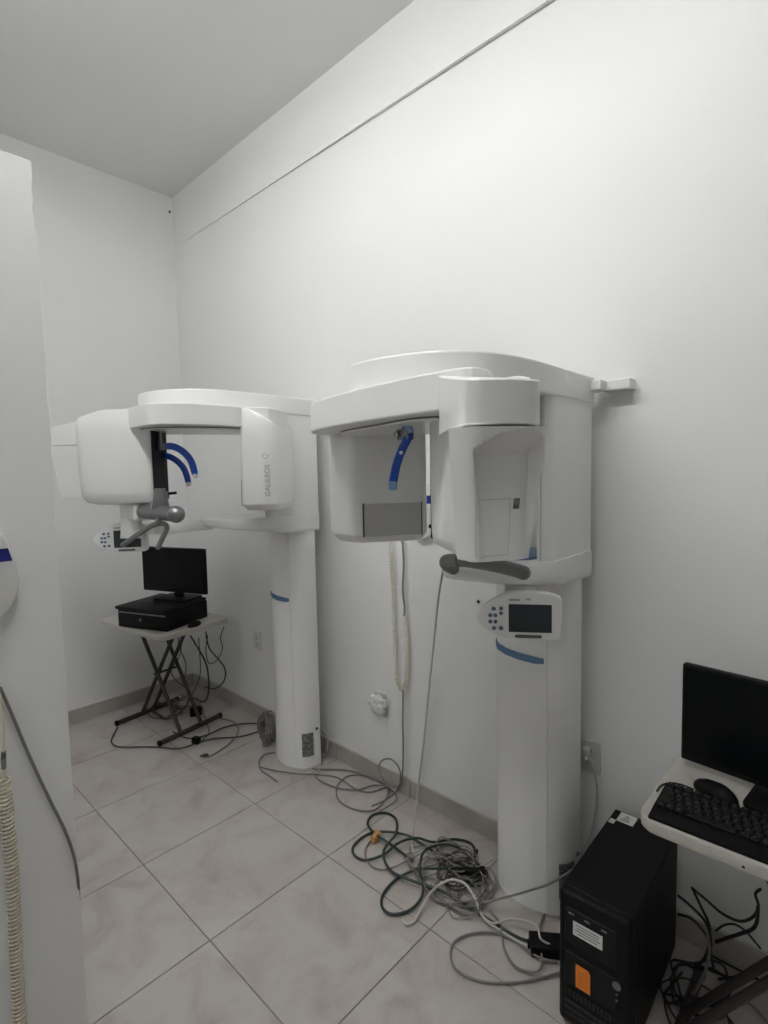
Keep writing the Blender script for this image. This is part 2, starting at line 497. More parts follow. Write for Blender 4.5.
    for p in border:
        q = Mi @ Vector(p); inn.append(M @ Vector((.40, q.y*(.40 if q.y < 0 else 1.12), q.z)))
    mb.loft([border, inn], cap=False)
    rb = mb.build('rear_body', 'shell_white', det, 30)
    # thin outline of the service panel, sticker
    def on_rear(s, t, off=.0008):
        p = Mi @ rear(s, t); p.x += off; return M @ p
    corners = [(.17, .54), (.68, .53), (.64, .955), (.16, .965)]
    lm = MB()
    for k in range(4):
        (s0, t0), (s1, t1) = corners[k], corners[(k+1) % 4]
        lm.tube([on_rear(lerp(s0, s1, q/8), lerp(t0, t1, q/8), .0001) for q in range(9)], .0006, n=5, smooth=False)
    lm.build('panel_seam', 'window_grey', det)
    sa, sb_, sc_, sd = on_rear(.72, .53), on_rear(.80, .53), on_rear(.79, .61), on_rear(.71, .61)
    off = (M.to_3x3() @ Vector((-.002, 0, 0)))
    MB().loft([[p+off for p in (sa, sb_, sc_, sd)], [p+U*.0006 for p in (sa, sb_, sc_, sd)]]).build('sticker', 'label_grey', det)
    # tube head
    tol = curve2([(-.25, -.115), (-.247, 0), (-.25, .105), (-.29, .118), (-.35, .118), (-.40, .09), (-.42, 0), (-.425, -.09), (-.41, -.165), (-.36, -.182), (-.29, -.15)], 4)
    tol = [(min(x, -.249) if abs(y) < .10 else x, y) for x, y in tol]
    def ttop(x): return -.002 if x > -.26 else lerp(-.002, -.088, (max(0, (-.26-x)/.16))**1.5)
    rings = []
    ct = (-.36, -.02)
    for z, sc in ((None, .97), (1, 1.0), (-.12, 1.0), (-.40, 1.0), (-.407, .985), (-.430, .84), (-.432, .5)):
        ring = []
        for x, y in tol:
            px, py = ct[0]+(x-ct[0])*sc, ct[1]+(y-ct[1])*sc
            if x > -.26 and sc > .95: px = x
            zz = ttop(x) if z is None else (ttop(x)-.006 if z == 1 else z)
            ring.append(M @ Vector((px, py, zz)))
        rings.append(ring)
    tube = MB().loft(rings).build('tube_head', 'shell_white', R, 40)
    MB().box(-.2495, -.2462, -.093, .094, -.408, -.306, .001, 1, M=M).build('exit_window', 'window_grey', tube)
    MB().box(-.2495, -.2459, -.097, -.0915, -.410, -.304, M=M).build('window_edge', 'seam_dark', tube)
    MB().box(-.2495, -.2459, .0935, .097, -.410, -.304, M=M).build('window_edge', 'seam_dark', tube)
    # lettering on the tube cover (reads upward), ring mark above it
    tp = M @ Vector((-.372, .1145, -.372)); tn = (M.to_3x3() @ Vector((-.45, .89, 0))).normalized()
    tm = frame_matrix(tp + tn*.001, (0, 0, 1), Vector((0, 0, 1)).cross(tn)*-1)
    tm2 = frame_matrix(tp + tn*.001, (0, 0, 1), (-tn).cross(Vector((0, 0, 1))))
    Mt = tm if (tm.to_3x3() @ Vector((0, 0, 1))).dot(tn) > 0 else tm2
    text_part('lettering', 'GALILEOS', .030, 'letter_grey', tube, Mt)
    rg = MB()
    cpt = Mt @ Vector((.168, .016, .0006))
    ex, ey = Mt.to_3x3() @ Vector((1, 0, 0)), Mt.to_3x3() @ Vector((0, 1, 0))
    rg.tube([cpt + ex*math.cos(a*math.pi/9)*.010 + ey*math.sin(a*math.pi/9)*.010 for a in range(17)], .0013, n=5, smooth=False)
    rg.build('ring_mark', 'letter_grey', tube)
    # lower arm: rounded tongue below the head space, bellied underside
    rings = []
    tong = curve2([(0, -.04), (0, -.20), (-.002, -.34), (-.03, -.47), (-.09, -.575), (-.17, -.615), (-.235, -.58), (-.262, -.48), (-.262, -.30), (-.26, -.15), (-.26, -.04)], 4)
    tong = [(min(x, 0), min(y, -.08)) for x, y in tong]
    def top_z(y): return 1.237+dz
    def bot_z(y): return 1.150+dz + .045*max(0, (-y-.25)/.36)**1.5
    for k, (sc, q) in enumerate(((.90, 1.0), (.985, 1.0), (1.0, .9), (1.0, .45), (.985, .2), (.93, .06), (.80, 0.0))):
        ring = []
        for x, y in tong:
            yy = y if y > -.09 else -.08+(y+.08)*sc
            xx = x if (x > -.004 and y > -.36) else -.13+(x+.13)*sc
            zz = lerp(bot_z(y), top_z(y), q)
            if x > -.004 and y > -.36: xx = 0 - (1-sc)*.05*(1 if q < .3 else .2)
            ring.append((xx, yy, zz))
        rings.append(ring)
    la = MB().loft(rings).build('lower_arm', 'shell_white', R, 45)
    if not far: MB().prism(curve2([(-.245, -.24), (-.225, -.33), (-.15, -.405), (-.075, -.38), (-.062, -.30), (-.10, -.20), (-.19, -.18)], 4), 1.236+dz, 1.246+dz, .003).build('blue_inlay', 'stripe_blue', la)
    # bracket that ties the tower to the wall
    bk = MB().box(.018, .103, -.05, 0, 1.752+dz, 1.786+dz, .003, 1)
    bk.box(-.03, .03, -.10, -.02, 1.752+dz, 1.784+dz, .002, 1)
    bk.build('wall_bracket', 'shell_white', R)
    # head support
    hs = MB()
    hx, hy, hz = (iso[0]-.002, iso[1]-.133, zt-.120) if far else (iso[0]+.012, iso[1]-.045, zt-.076)
    hs.cyl((hx, hy, hz+.045), (hx, hy, hz-.028), .007, n=12)
    hs.box(hx-.018, hx+.022, hy-.014, hy+.014, hz-.05, hz-.022, .004)
    hs.cyl((hx-.012, hy-.016, hz-.035), (hx-.012, hy-.022, hz-.035), .009, n=12)
    h = hs.build('head_support', 'silver', R)
    def pad(pts, w, th, nm, mt):
        P = smooth_path(pts, 5); rings = []
        for i, p in enumerate(P):
            t = (P[min(i+1, len(P)-1)]-P[max(i-1, 0)]).normalized()
            vd = Vector((.68, -.73, 0))         # flat side of the strap faces the room
            wdir = t.cross(vd).normalized(); nd = wdir.cross(t).normalized()
            e = min(i, len(P)-1-i)
            ww = w*(0.55 if e == 0 else (0.86 if e == 1 else 1))
            rings.append([p+wdir*ww+nd*th*.4, p+wdir*ww*.7+nd*th, p-wdir*ww*.7+nd*th, p-wdir*ww+nd*th*.4,
                          p-wdir*ww-nd*th*.4, p-wdir*ww*.7-nd*th, p+wdir*ww*.7-nd*th, p+wdir*ww-nd*th*.4])
        return MB().loft(rings).build(nm, mt, h)
    rr = Vector((.73, .68, 0)); dd = Vector((-.68, .73, 0))
    b0 = Vector((hx, hy, hz-.036))
    if far:
        for k, (o, w) in enumerate(((rr*.03+Vector((.02, -.02, 0)), .014), (dd*.06-rr*.03+Vector((0, 0, -.035)), .013))):
            q = b0+o
            pts = [q+rr*a+Vector((0, 0, b)) for a, b in ((0, 0), (.035, -.002), (.075, -.025), (.105, -.065), (.12, -.125))]
            pd = pad(pts, w, .004, 'temple_pad', 'pad_blue')
            e = pts[-1]
            MB().cyl(e-dd*.008, e+dd*.004, .010, n=12).build('pad_screw', 'plate_white', h)
        q = b0+Vector((-.03, 0, -.02))
    else:
        q = b0+Vector((.015, -.01, 0))
        pts = [q+rr*a+Vector((0, 0, b)) for a, b in ((.012, .004), (-.010, -.035), (-.026, -.075), (-.036, -.118), (-.038, -.132))]
        pad(pts, .0108, .004, 'temple_pad', 'pad_blue')
        e = pts[-1]
        pad([e+Vector((0, 0, .012))-dd*.001, e, e+Vector((0, 0, -.012))], .0112, .0048, 'pad_end', 'pad_tip')
        m0 = pts[1].lerp(pts[2], .3)-dd*.006
        MB().cyl(m0-dd*.002, m0+dd*.008, .005, n=10).build('pad_screw', 'label_white', h)
        MB().tube([q+rr*.012+Vector((0, 0, .004)), q+rr*.004+Vector((0, 0, .02)), q-rr*.012+Vector((0, 0, .03)), q-rr*.012+Vector((0, 0, .05))], .009, n=8).build('pad_hinge', 'pad_tip', h)
    return R

def control_panel(R, center, facing, width, name='control_panel'):
    fx = Vector(facing).normalized(); xr = Vector((0, 0, 1)).cross(fx).normalized()
    M = frame_matrix(center, xr, (0, 0, 1))
    s = width/630.0
    raw = [(60, 285), (82, 345), (130, 390), (200, 424), (300, 450), (450, 462), (600, 461), (664, 452), (690, 420), (692, 290), (690, 150), (655, 117), (560, 97), (420, 90), (300, 103), (200, 145), (115, 205)]
    P = lambda x, y: ((x-375)*s, -(y-277)*s)
    ol = curve2([P(x, y) for x, y in raw], 3)
    pan = MB().prism(ol, -.030, 0, .006, 3, M=M).build(name, 'shell_white', R)
    def flat(nm, mt, pts, z1=.0015): return MB().prism(pts, -.001, z1, M=M).build(nm, mt, pan)
    q = lambda x0, x1, y0, y1, r=2: rrect((x1-x0)*s, (y1-y0)*s, r*s, 3, *P((x0+x1)/2, (y0+y1)/2))
    flat('screen', 'panel_screen', q(302, 617, 186, 400, 4))
    flat('brand_strip', 'seam_dark', q(348, 545, 420, 444, 8))
    flat('maker_mark', 'letter_grey', q(300, 385, 145, 160, 6))
    flat('status_light', 'letter_grey', q(432, 462, 140, 154, 6))
    for (x, y, w, hh) in ((190, 223, 34, 32), (245, 221, 30, 30), (245, 257, 30, 28), (165, 275, 32, 30), (203, 275, 30, 30), (165, 324, 32, 30), (203, 324, 30, 30), (192, 374, 34, 32), (245, 373, 34, 32)):
        cxx, cyy = P(x, y)
        flat('button', 'key_blue', [(cxx+w/2*s*math.cos(a*math.pi/6), cyy+hh/2*s*math.sin(a*math.pi/6)) for a in range(12)], .002)
    return pan

near = scanner((2.922, 0, 0), 0.0, (-.242, -.70), math.radians(-35),
               'near white dental x-ray scanner in front, beside the black computer tower', False, -.012)
far = scanner((1.55, 0, 0), 0.075, (-.160, -.664), math.radians(221),
              'far white dental x-ray scanner with GALILEOS lettering, beside the small folding table', True)

# near scanner: grip and panel
gr = MB().tube([(-.168, -.622, 1.237), (-.180, -.638, 1.250), (-.166, -.650, 1.264), (-.11, -.660, 1.270), (-.04, -.666, 1.270), (.03, -.678, 1.268), (.072, -.692, 1.266), (.084, -.696, 1.265)], .017, n=16, sub=6, rounded=True)
grip = gr.build('handle_bar', 'grip_grey', near)
MB().cyl((-.122, -.659, 1.2695), (-.117, -.659, 1.270), .0183, n=20).build('grip_joint', 'seam_dark', grip)
control_panel(near, (-.036, -.50, 1.101), (.55, -.83, .04), .230)
MB().box(-.10, -.03, -.47, -.38, 1.12, 1.18, .008).build('panel_mount', 'shell_grey', near)

# far scanner: chin rest with silver bar, fork handle, swivelled panel
lx = 1.55
S = MB()
S.cyl((1.30-lx, -.86, 1.362), (1.585-lx, -.84, 1.358), .030, n=20)
S.sphere((1.588-lx, -.84, 1.358), .034, 1, 1, 1)
bar = S.build('chin_rest_bar', 'silver', far)
MB().prism([(-.032, 0), (.032, 0), (.016, .085), (-.016, .085)], -.018, .018, .004, M=frame_matrix((1.468-lx, -.845, 1.375), (.73, .68, 0), (0, 0, 1))).build('chin_post', 'silver', bar)
fk = MB().tube([(1.487-lx, -.86, 1.35), (1.485-lx, -.865, 1.33), (1.48-lx, -.87, 1.318)], .012, n=10)
fk.tube([(1.375-lx, -.965, 1.235), (1.42-lx, -.92, 1.277), (1.465-lx, -.880, 1.312), (1.495-lx, -.852, 1.318), (1.515-lx, -.846, 1.300), (1.505-lx, -.86, 1.262), (1.492-lx, -.875, 1.224)], .0105, n=10, rounded=True)
fk.build('fork_handle', 'silver', bar)
MB().box(1.165-lx, 1.33-lx, -.895, -.82, 1.322, 1.395, .012, 3).build('bar_mount', 'shell_white', bar)
MB().prism([(-.05, 0), (.04, 0), (.03, .09), (-.04, .09)], -.02, .02, .003, M=frame_matrix((1.245-lx, -.87, 1.245), (.73, .68, 0), (0, 0, 1))).build('panel_mount', 'shell_white', bar)
MB().box(1.30-lx, 1.38-lx, -.84, -.56, 1.262, 1.311, .01).build('chin_rest_arm', 'shell_white', far)
control_panel(far, (1.188-lx, -.905, 1.245), (.80, -.60, .03), .222)

# ------------------------------------------------------------------ folding tables
def folding_table(loc, rz, h, label, L=.66, W=.46, fx=.225, tx=.17):
    t = empty('folding_table', loc, rz); tag(t, label, 'table', 'small folding tables')
    top = MB().prism(rrect(L, W, .042, 6), h-.032, h, .006, 3).build('tabletop', 'table_plastic', t)
    for sx in (-1, 1):
        for k in range(2):
            MB().cyl((sx*.12+(.2*k), -W/2-.0006, h-.02), (sx*.12+.2*k, -W/2+.004, h-.02), .003, n=8).build('edge_hole', 'hole_dark', top)
            break
    fy = .20
    for sx in (-1, 1):
        MB().tube([(sx*fx, -fy, .016), (sx*fx, fy, .016)], .014, n=10, smooth=False).build('foot', 'table_steel', t)
        for sy in (-1, 1):
            MB().cyl((sx*fx, sy*fy, .016), (sx*fx, sy*(fy+.012), .016), .0165, n=12).build('foot_cap', 'black_plastic', t)
    for k, sy in enumerate((-.07, .07)):
        for sx in (-1, 1):
            yy = sy*(1.0 if sx > 0 else .55)
            MB().tube([(sx*fx, yy, .02), (-sx*tx, yy, h-.04)], .0115, n=10, smooth=False).build('leg', 'table_steel', t)
    MB().tube([(-.005, -.08, h*.5), (-.005, .08, h*.5)], .007, n=8, smooth=False).build('crossbar', 'table_steel', t)
    for sx in (-1, 1):
        MB().tube([(sx*tx, -.10, h-.043), (sx*tx, .10, h-.043)], .009, n=8, smooth=False).build('top_rail', 'table_steel', t)
    return t
ft_far = folding_table((.445, -.398, 0), math.radians(8), .65, 'small beige folding table in the far corner carrying the black cash drawer')
ft_near = folding_table((3.546, -.325, 0), 0.0, .70, 'beige folding table in the right foreground carrying the keyboard', fx=.28, tx=.15)

# ------------------------------------------------------------------ monitors
def monitor(loc, rz, zc, base_z, label, W=.44, Hh=.262, baseoff=.05, basex=0.0, basew=.24, based=.17):
    t = empty('monitor', loc, rz); tag(t, label, 'monitor', 'black computer monitors')
    MB().box(-W/2, W/2, -.012, .012, zc-Hh/2, zc+Hh/2, .005).build('bezel', 'black_plastic', t)
    MB().box(-W/2+.009, W/2-.009, -.0135, -.011, zc-Hh/2+.018, zc+Hh/2-.009).build('screen', 'screen_dark', t)
    MB().box(-.12, .12, .010, .035, zc-.08, zc+.09, .01).build('back_cover', 'black_plastic', t)
    MB().box(-.03, .03, .02, .045, base_z+.01, zc, .006).build('stand_neck', 'black_plastic', t)
    MB().prism(rrect(basew, based, .02, 4, basex, baseoff-.03), base_z, base_z+.012, .003).build('stand_base', 'black_plastic', t)
    return t
monitor((.54, -.365, 0), math.radians(21), .954, .776, 'black monitor standing on the cash drawer in the far corner', W=.475, Hh=.268)
monitor((3.466, -.27, 0), math.radians(-6), .850, .70, 'large black monitor on the near folding table at the right edge', W=.46, Hh=.262, baseoff=0.0, basex=.045, basew=.22, based=.15)

# cash drawer
cd = empty('cash_drawer', (.525, -.44, .65), math.radians(21)); tag(cd, 'black metal cash drawer with silver strip and key lock under the far monitor', 'cash drawer')
MB().box(-.175, .185, -.16, .17, .004, .108, .003).build('drawer_body', 'black_plastic', cd)
MB().box(-.180, .180, -.175, .17, .108, .125, .003).build('lid', 'black_matt', cd)
MB().box(-.168, .180, -.164, -.158, .086, .094, .001, 1).build('silver_strip', 'silver', cd)
lk = MB().cyl((-.005, -.158, .055), (-.005, -.164, .055), .008, n=14).build('lock', 'silver', cd)
MB().cyl((-.005, -.1635, .055), (-.005, -.1648, .055), .003, n=8).build('keyhole', 'hole_dark', lk)
for sx in (-.14, .14):
    for sy in (-.13, .14):
        MB().cyl((sx, sy, 0), (sx, sy, .006), .012, n=10).build('foot', 'black_plastic', cd)

# mice
def mouse(loc, rz, label, L=.105, W=.06, Hh=.034):
    t = empty('computer_mouse', loc, rz); tag(t, label, 'mouse', 'black computer mice')
    rings = []
    ol = [(W/2*math.cos(a*math.pi/12), L/2*math.sin(a*math.pi/12)) for a in range(24)]
    for z, s in ((0, .92), (.006, 1.0), (.014, .97), (.022, .85), (.030, .6), (.034, .25)):
        rings.append([(x*s*(1-.12*(y > 0)), y*s, z*Hh/.034*(1-.12*y/L)) for x, y in ol])
    MB().loft(rings).build('shell', 'black_plastic', t, 60)
    MB().cyl((-.004, .028, .022), (.004, .028, .022), .009, n=12).build('scroll_wheel', 'grip_grey', t)
    return t
mouse((3.338, -.362, .7005), math.radians(65), 'black mouse behind the keyboard on the near table', L=.11, W=.062, Hh=.036)
mouse((.752, -.360, .6505), math.radians(21), 'small black mouse beside the cash drawer on the far table', L=.10, W=.052, Hh=.03)

# keyboard
kb = empty('keyboard', (3.240, -.550, .7005), math.radians(.5)); tag(kb, 'black full size keyboard with palm rest on the near folding table', 'keyboard')
KL, KD = .44, .150
MB().prism([(0, 0), (KD, 0), (KD, .017), (.05, .012), (.0, .006)], -KL, 0, .003, M=frame_matrix((0, 0, 0), (0, 1, 0), (0, 0, 1)) @ Matrix.Scale(-1, 4, (0, 0, 1)) if False else Matrix(((0, 0, -1, 0), (1, 0, 0, 0), (0, 1, 0, 0), (0, 0, 0, 1)))).build('case', 'black_plastic', kb)
key_me = MB().prism(rrect(.0165, .0165, .002, 2), 0, .006, .001, 1).mesh('key'); key_me.materials.append(MATS['key_black'])
pr_me = MB().box(-.003, -.0005, .0005, .004, .006, .0062).mesh('key_print'); pr_me.materials.append(MATS['key_print'])
rows = 6
for r in range(rows):
    y = .050 + r*.0176 + (.004 if r == 5 else 0)
    z = .0110 + (y-.05)/(KD-.05)*.005
    x = .015; c = 0
    while x < KL-.012:
        wide = 1.0
        if r == 0 and c == 3: wide = 5.6
        if r in (1, 2, 3) and c in (0, 12): wide = [0, 1.9, 1.6, 1.4][r]
        o = bpy.data.objects.new('key', key_me); COL.objects.link(o); o.parent = kb
        w = .0190*wide
        o.location = (x+w/2-.0095, y, z); o.scale = (wide*1.02 if wide > 1 else 1, 1, 1); o.rotation_euler = (.05, 0, 0)
        if wide == 1.0:
            q = bpy.data.objects.new('key_print', pr_me); COL.objects.link(q); q.parent = o
        x += w; c += 1
        if c in (14, 17): x += .006

# computer tower
pc = empty('computer_tower', (3.010, -.513, 0), math.radians(1.0)); tag(pc, 'black computer tower on the floor with white label and orange sticker', 'computer')
PW, PD, PH = .186, .445, .382
pcm = MB().box(0, PW, .03, PD, .012, PH, .003, 1).build('case', 'black_plastic', pc)
frm = MB().box(0, PW, 0, .034, .010, PH+.001, .014, 4).build('front_bezel', 'black_plastic', pc)
MB().box(.018, PW-.03, -.0025, .01, .245, .346, .003, 1).build('drive_bay', 'black_matt', frm)
MB().box(.018, PW-.03, -.0025, .01, .128, .222, .003, 1).build('drive_bay', 'black_matt', frm)
for x in (.030, .072, .114):
    MB().box(x, x+.014, -.0036, -.001, .330, .334).build('bay_mark', 'label_grey', frm)
lab = MB().box(.042, .118, -.0036, -.001, .278, .316).build('white_label', 'label_white', frm)
for k, w in enumerate((.050, .064, .056, .060)):
    MB().box(.080-w/2, .080+w/2, -.0041, -.003, .2852+.0076*k, .2870+.0076*k).build('print_line', 'label_ink', lab)
stk = MB().prism([(.050, .136), (.088, .136), (.088, .192), (.082, .199), (.050, .199)], 0, .0012, M=Matrix(((1, 0, 0, 0), (0, 0, -1, -.0028), (0, 1, 0, 0), (0, 0, 0, 1)))).build('orange_sticker', 'sticker_orange', frm)
for k in range(5):
    MB().box(.056, .082, -.0045, -.0035, .145+.009*k, .1463+.009*k).build('print_line', 'sticker_line', stk)
MB().cyl((.154, .001, .206), (.154, -.005, .206), .0105, n=18).build('power_button', 'silver', frm)
for z in (.182, .166):
    MB().cyl((.154, .001, z), (.154, -.003, z), .003, n=10).build('indicator', 'silver', frm)
for k in range(12):
    MB().box(.020+.0105*k, .026+.0105*k, -.003, .004, .096, .116).build('vent_slot', 'hole_dark', frm)
for k in range(4):
    MB().box(.020, PW-.03, -.0028, .004, .02+.018*k, .030+.018*k).build('vent_slot', 'hole_dark', frm)
ts = MB().prism([(.022, .386), (.072, .386), (.072, .438), (.022, .438)], PH-.001, PH+.0008).build('paper_label', 'label_white', pcm)
for k in range(4):
    MB().box(.032+.003*k, .058-.002*k, .396+.009*k, .399+.009*k, PH+.0006, PH+.0012).build('print_line', 'label_ink', ts)
MB().box(.005, .022, .362, .386, PH-.001, PH+.0008).build('paper_label', 'label_white', pcm)
for sx in (.02, PW-.02):
    for sy in (.05, PD-.04):
        MB().cyl((sx, sy, 0), (sx, sy, .014), .012, n=10).build('foot', 'black_plastic', pc)

# ------------------------------------------------------------------ wall fittings
def outlet(x, z, label, mt='plate_white', w=.072, h=.115, slots=True):
    t = empty('wall_outlet', (x, 0, z)); tag(t, label, 'outlet', 'wall outlets')
    MB().prism(rrect(w, h, .006), 0, .008, .002, M=frame_matrix((0, 0, 0), (1, 0, 0), (0, 0, 1))).build('cover_plate', mt, t)
    for dz in (-.022, .022):
        s = MB().prism(rrect(.034, .028, .008), .006, .0095, .001, 1, M=frame_matrix((0, 0, dz), (1, 0, 0), (0, 0, 1))).build('socket', 'plate_worn', t)
        for dx in (-.006, .006):
            MB().box(dx-.001, dx+.001, -.0100, -.009, dz-.004, dz+.005).build('slot', 'hole_dark', s)
    return t
outlet(.842, .492, 'white wall outlet between the far folding table and the far scanner')
outlet(2.893, .495, 'worn wall outlet beside the near scanner column with a plug in it', 'plate_worn')
pg = MB().box(2.872, 2.900, -.042, -.010, .505, .533, .006); pg.cyl((2.886, -.03, .515), (2.895, -.045, .498), .006, n=10)
tag(pg.build('power_plug', 'plate_worn'), 'white plug pushed into the outlet by the near column', 'plug')
ob = outlet(1.876, .395, 'white outlet wrapped in clear plastic between the two scanners')
bag = MB()
bm = bmesh.new(); bmesh.ops.create_icosphere(bm, subdivisions=4, radius=1)
for v in bm.verts:
    n1 = noise.noise(v.co*2.1+Vector((3, 1, 7))); n2 = noise.noise(v.co*5.3)
    s = 1 + .38*n1 + .22*abs(n2)
    v.co = Vector((v.co.x*.052*s, -.026 + v.co.y*.024*s, v.co.z*.045*s))
bag.bm_add(bm)
bo = bag.build('plastic_wrap', 'bag_plastic', ob, 15); bo['label'] = 'crumpled clear plastic bag'

def switch_holder(M, label, text):
    t = empty('exposure_switch'); tag(t, label, 'switch', 'exposure switch holders on the walls')
    t.matrix_world = M
    ol = curve2([(.058, .095), (.070, .05), (.078, 0), (.076, -.045), (.055, -.095), (.02, -.117), (-.02, -.117), (-.055, -.095), (-.076, -.045), (-.078, 0), (-.070, .05), (-.058, .095), (-.03, .116), (.03, .116)], 3)
    b = MB().prism(ol, 0, .028, .008, 3).build('housing', 'plate_white', t)
    MB().prism([(.066, .036), (.058, .070), (-.058, .070), (-.066, .036)][::-1], .026, .0288).build('blue_band', 'mark_blue', b)
    for k, x in enumerate((-.028, -.014, 0, .014, .028)):
        MB().box(x-.004, x+.004, .045, .058, .0286, .0294).build('band_mark', 'mark_pale', b)
    MB().cyl((0.0, -.075, .024), (0.0, -.075, .0295), .007, n=14).build('button', 'seam_dark', b)
    MB().box(-.020, -.012, .082, .085, .0275, .0287).build('print_line', 'label_ink', b)
    return t
switch_holder(frame_matrix((2.162, -.001, 1.335), (1, 0, 0), (0, 0, 1)), 'white exposure switch with blue band seen in the gap of the near scanner', True)
switch_holder(frame_matrix((2.121, -1.560, 1.286), (0, 1, 0), (0, 0, 1)) @ Matrix.Scale(.88, 4), 'white exposure switch with blue band on the partition at the left edge', True)

def coil(pts, r, wire, turns, n=5):
    P = smooth_path(pts, 24); L = [0]
    for a, b in zip(P, P[1:]): L.append(L[-1]+(b-a).length)
    N = turns*9; out = []
    k = 0
    for i in range(N+1):
        s = L[-1]*i/N
        while k < len(P)-2 and L[k+1] < s: k += 1
        f = (s-L[k])/max(1e-9, L[k+1]-L[k])
        c = P[k].lerp(P[k+1], min(1, f)); t = (P[k+1]-P[k]).normalized()
        a = Vector((1, 0, 0)) if abs(t.x) < .8 else Vector((0, 1, 0))
        e1 = (a-t*a.dot(t)).normalized(); e2 = t.cross(e1)
        th = 2*math.pi*turns*i/N
        out.append(c+(e1*math.cos(th)+e2*math.sin(th))*r)
    return MB().tube(out, wire, n=n, smooth=False)
cc = empty('coiled_cord', (0, 0, 0)); tag(cc, 'cream coiled cord hanging in a long U on the wall between the scanners', 'cord')
coil([(1.976, -.02, 1.145), (1.985, -.02, .95), (1.988, -.02, .70), (1.998, -.02, .56), (2.022, -.02, .508)], .0085, .0022, 46).build('coil_section', 'coil_cream', cc)
coil([(2.022, -.022, .508), (2.052, -.022, .54), (2.062, -.022, .64), (2.060, -.022, .86)], .0085, .0022, 34).build('coil_section', 'coil_cream', cc)
MB().tube([(1.972, -.015, 1.26), (1.973, -.02, 1.19), (1.976, -.028, 1.145)], .0028, n=6).build('straight_section', 'coil_cream', cc)
MB().tube([(2.040, -.015, 1.24), (2.052, -.018, 1.10), (2.045, -.02, .98), (2.055, -.02, .90), (2.060, -.03, .86)], .0045, n=6).build('straight_section', 'grey_cord', cc)
cl = empty('coiled_cord', (0, 0, 0)); tag(cl, 'cream coiled cord hanging down the partition at the left edge', 'cord')
coil([(2.137, -1.546, .815), (2.137, -1.544, .63), (2.137, -1.546, .45), (2.137, -1.549, .30), (2.137, -1.553, .03)], .0125, .0025, 80).build('coil_section', 'coil_cream', cl)
MB().tube([(2.132, -1.556, 1.20), (2.132, -1.540, .99), (2.134, -1.543, .87), (2.137, -1.546, .815)], .003, n=6).build('straight_section', 'coil_cream', cl)
MB().cyl((2.134, -1.543, .875), (2.136, -1.545, .835), .005, n=10).build('strain_relief', 'label_grey', cl)

def wall_plug(M, label, r=.008):
    t = empty('wall_anchor'); tag(t, label, 'wall anchor'); t.matrix_world = M
    MB().tube([(r*math.cos(a*math.pi/8), r*math.sin(a*math.pi/8), .0) for a in range(17)], r*.35, n=6, smooth=False).build('anchor_rim', 'wall_paint', t)
    MB().cyl((0, 0, -.001), (0, 0, .0015), r*.85, n=14).build('anchor_hole', 'hole_dark', t)
wall_plug(frame_matrix((.0, -.022, 3.310), (0, 1, 0), (0, 0, 1)), 'tiny dark anchor hole high in the wall corner under the ceiling', .012)
wall_plug(frame_matrix((2.434, 0, .977), (1, 0, 0), (0, 0, 1)), 'small black anchor hole in the wall beside the near control panel', .0105)

# ------------------------------------------------------------------ adapters, plugs, cables
ad = MB().box(-.055, .055, -.032, .032, 0, .036, .005).box(-.062, -.055, -.012, .012, .010, .024, .002)
a1 = ad.build('power_adapter', 'black_plastic'); a1.location = (2.895, -.335, 0.003); a1.rotation_euler = (0, 0, math.radians(35))
tag(a1, 'black power adapter on the floor left of the computer tower', 'adapter')
ad = MB().box(-.022, .022, -.016, .016, 0, .036, .004).cyl((-.03, 0, .018), (-.02, 0, .018), .006, n=10)
a2 = ad.build('power_adapter', 'black_plastic'); a2.location = (.828, -.42, 0.002); a2.rotation_euler = (0, 0, math.radians(20))
tag(a2, 'small black cord adapter on the tile in front of the far folding table', 'adapter')
ad = MB().box(-.035, .035, -.02, .02, 0, .05, .004).box(-.01, .01, -.012, .012, .048, .056, .002)
a3 = ad.build('power_adapter', 'black_plastic'); a3.location = (.49, -.245, 0.001); a3.rotation_euler = (0, 0, math.radians(70))
tag(a3, 'black adapter block on the floor under the far folding table', 'adapter')
cn = MB().cyl((-.05, 0, .017), (.03, 0, .017), .012, .015, n=14).cyl((.03, 0, .017), (.05, 0, .017), .019, n=14).cyl((-.085, 0, .014), (-.05, 0, .017), .006, .011, n=12)
c1 = cn.build('cord_connector', 'black_plastic'); c1.location = (2.545, -.235, .006); c1.rotation_euler = (0, 0, math.radians(38))
tag(c1, 'black round cord connector resting on the tangle of cables', 'connector')
pl_ = MB().cyl((0, 0, .016), (.032, 0, .018), .012, .017, n=14).box(.030, .040, -.016, .016, .004, .034, .004)
for dy in (-.006, .006): pl_.box(.040, .056, dy-.001, dy+.001, .016, .021)
p1 = pl_.build('power_plug', 'plug_orange'); p1.location = (2.150, -.352, .004); p1.rotation_euler = (0, 0, math.radians(100))
tag(p1, 'orange power plug lying inside the green cord loop', 'plug')
pl_ = MB().cyl((0, 0, .010), (.028, 0, .010), .006, .010, n=12)
for dy in (-.005, .005): pl_.box(.028, .045, dy-.001, dy+.001, .008, .012)
p2 = pl_.build('power_plug', 'dark_cord'); p2.location = (1.010, -.445, .001); p2.rotation_euler = (0, 0, math.radians(240))
tag(p2, 'grey two pin plug lying on the tile by the far scanner', 'plug')

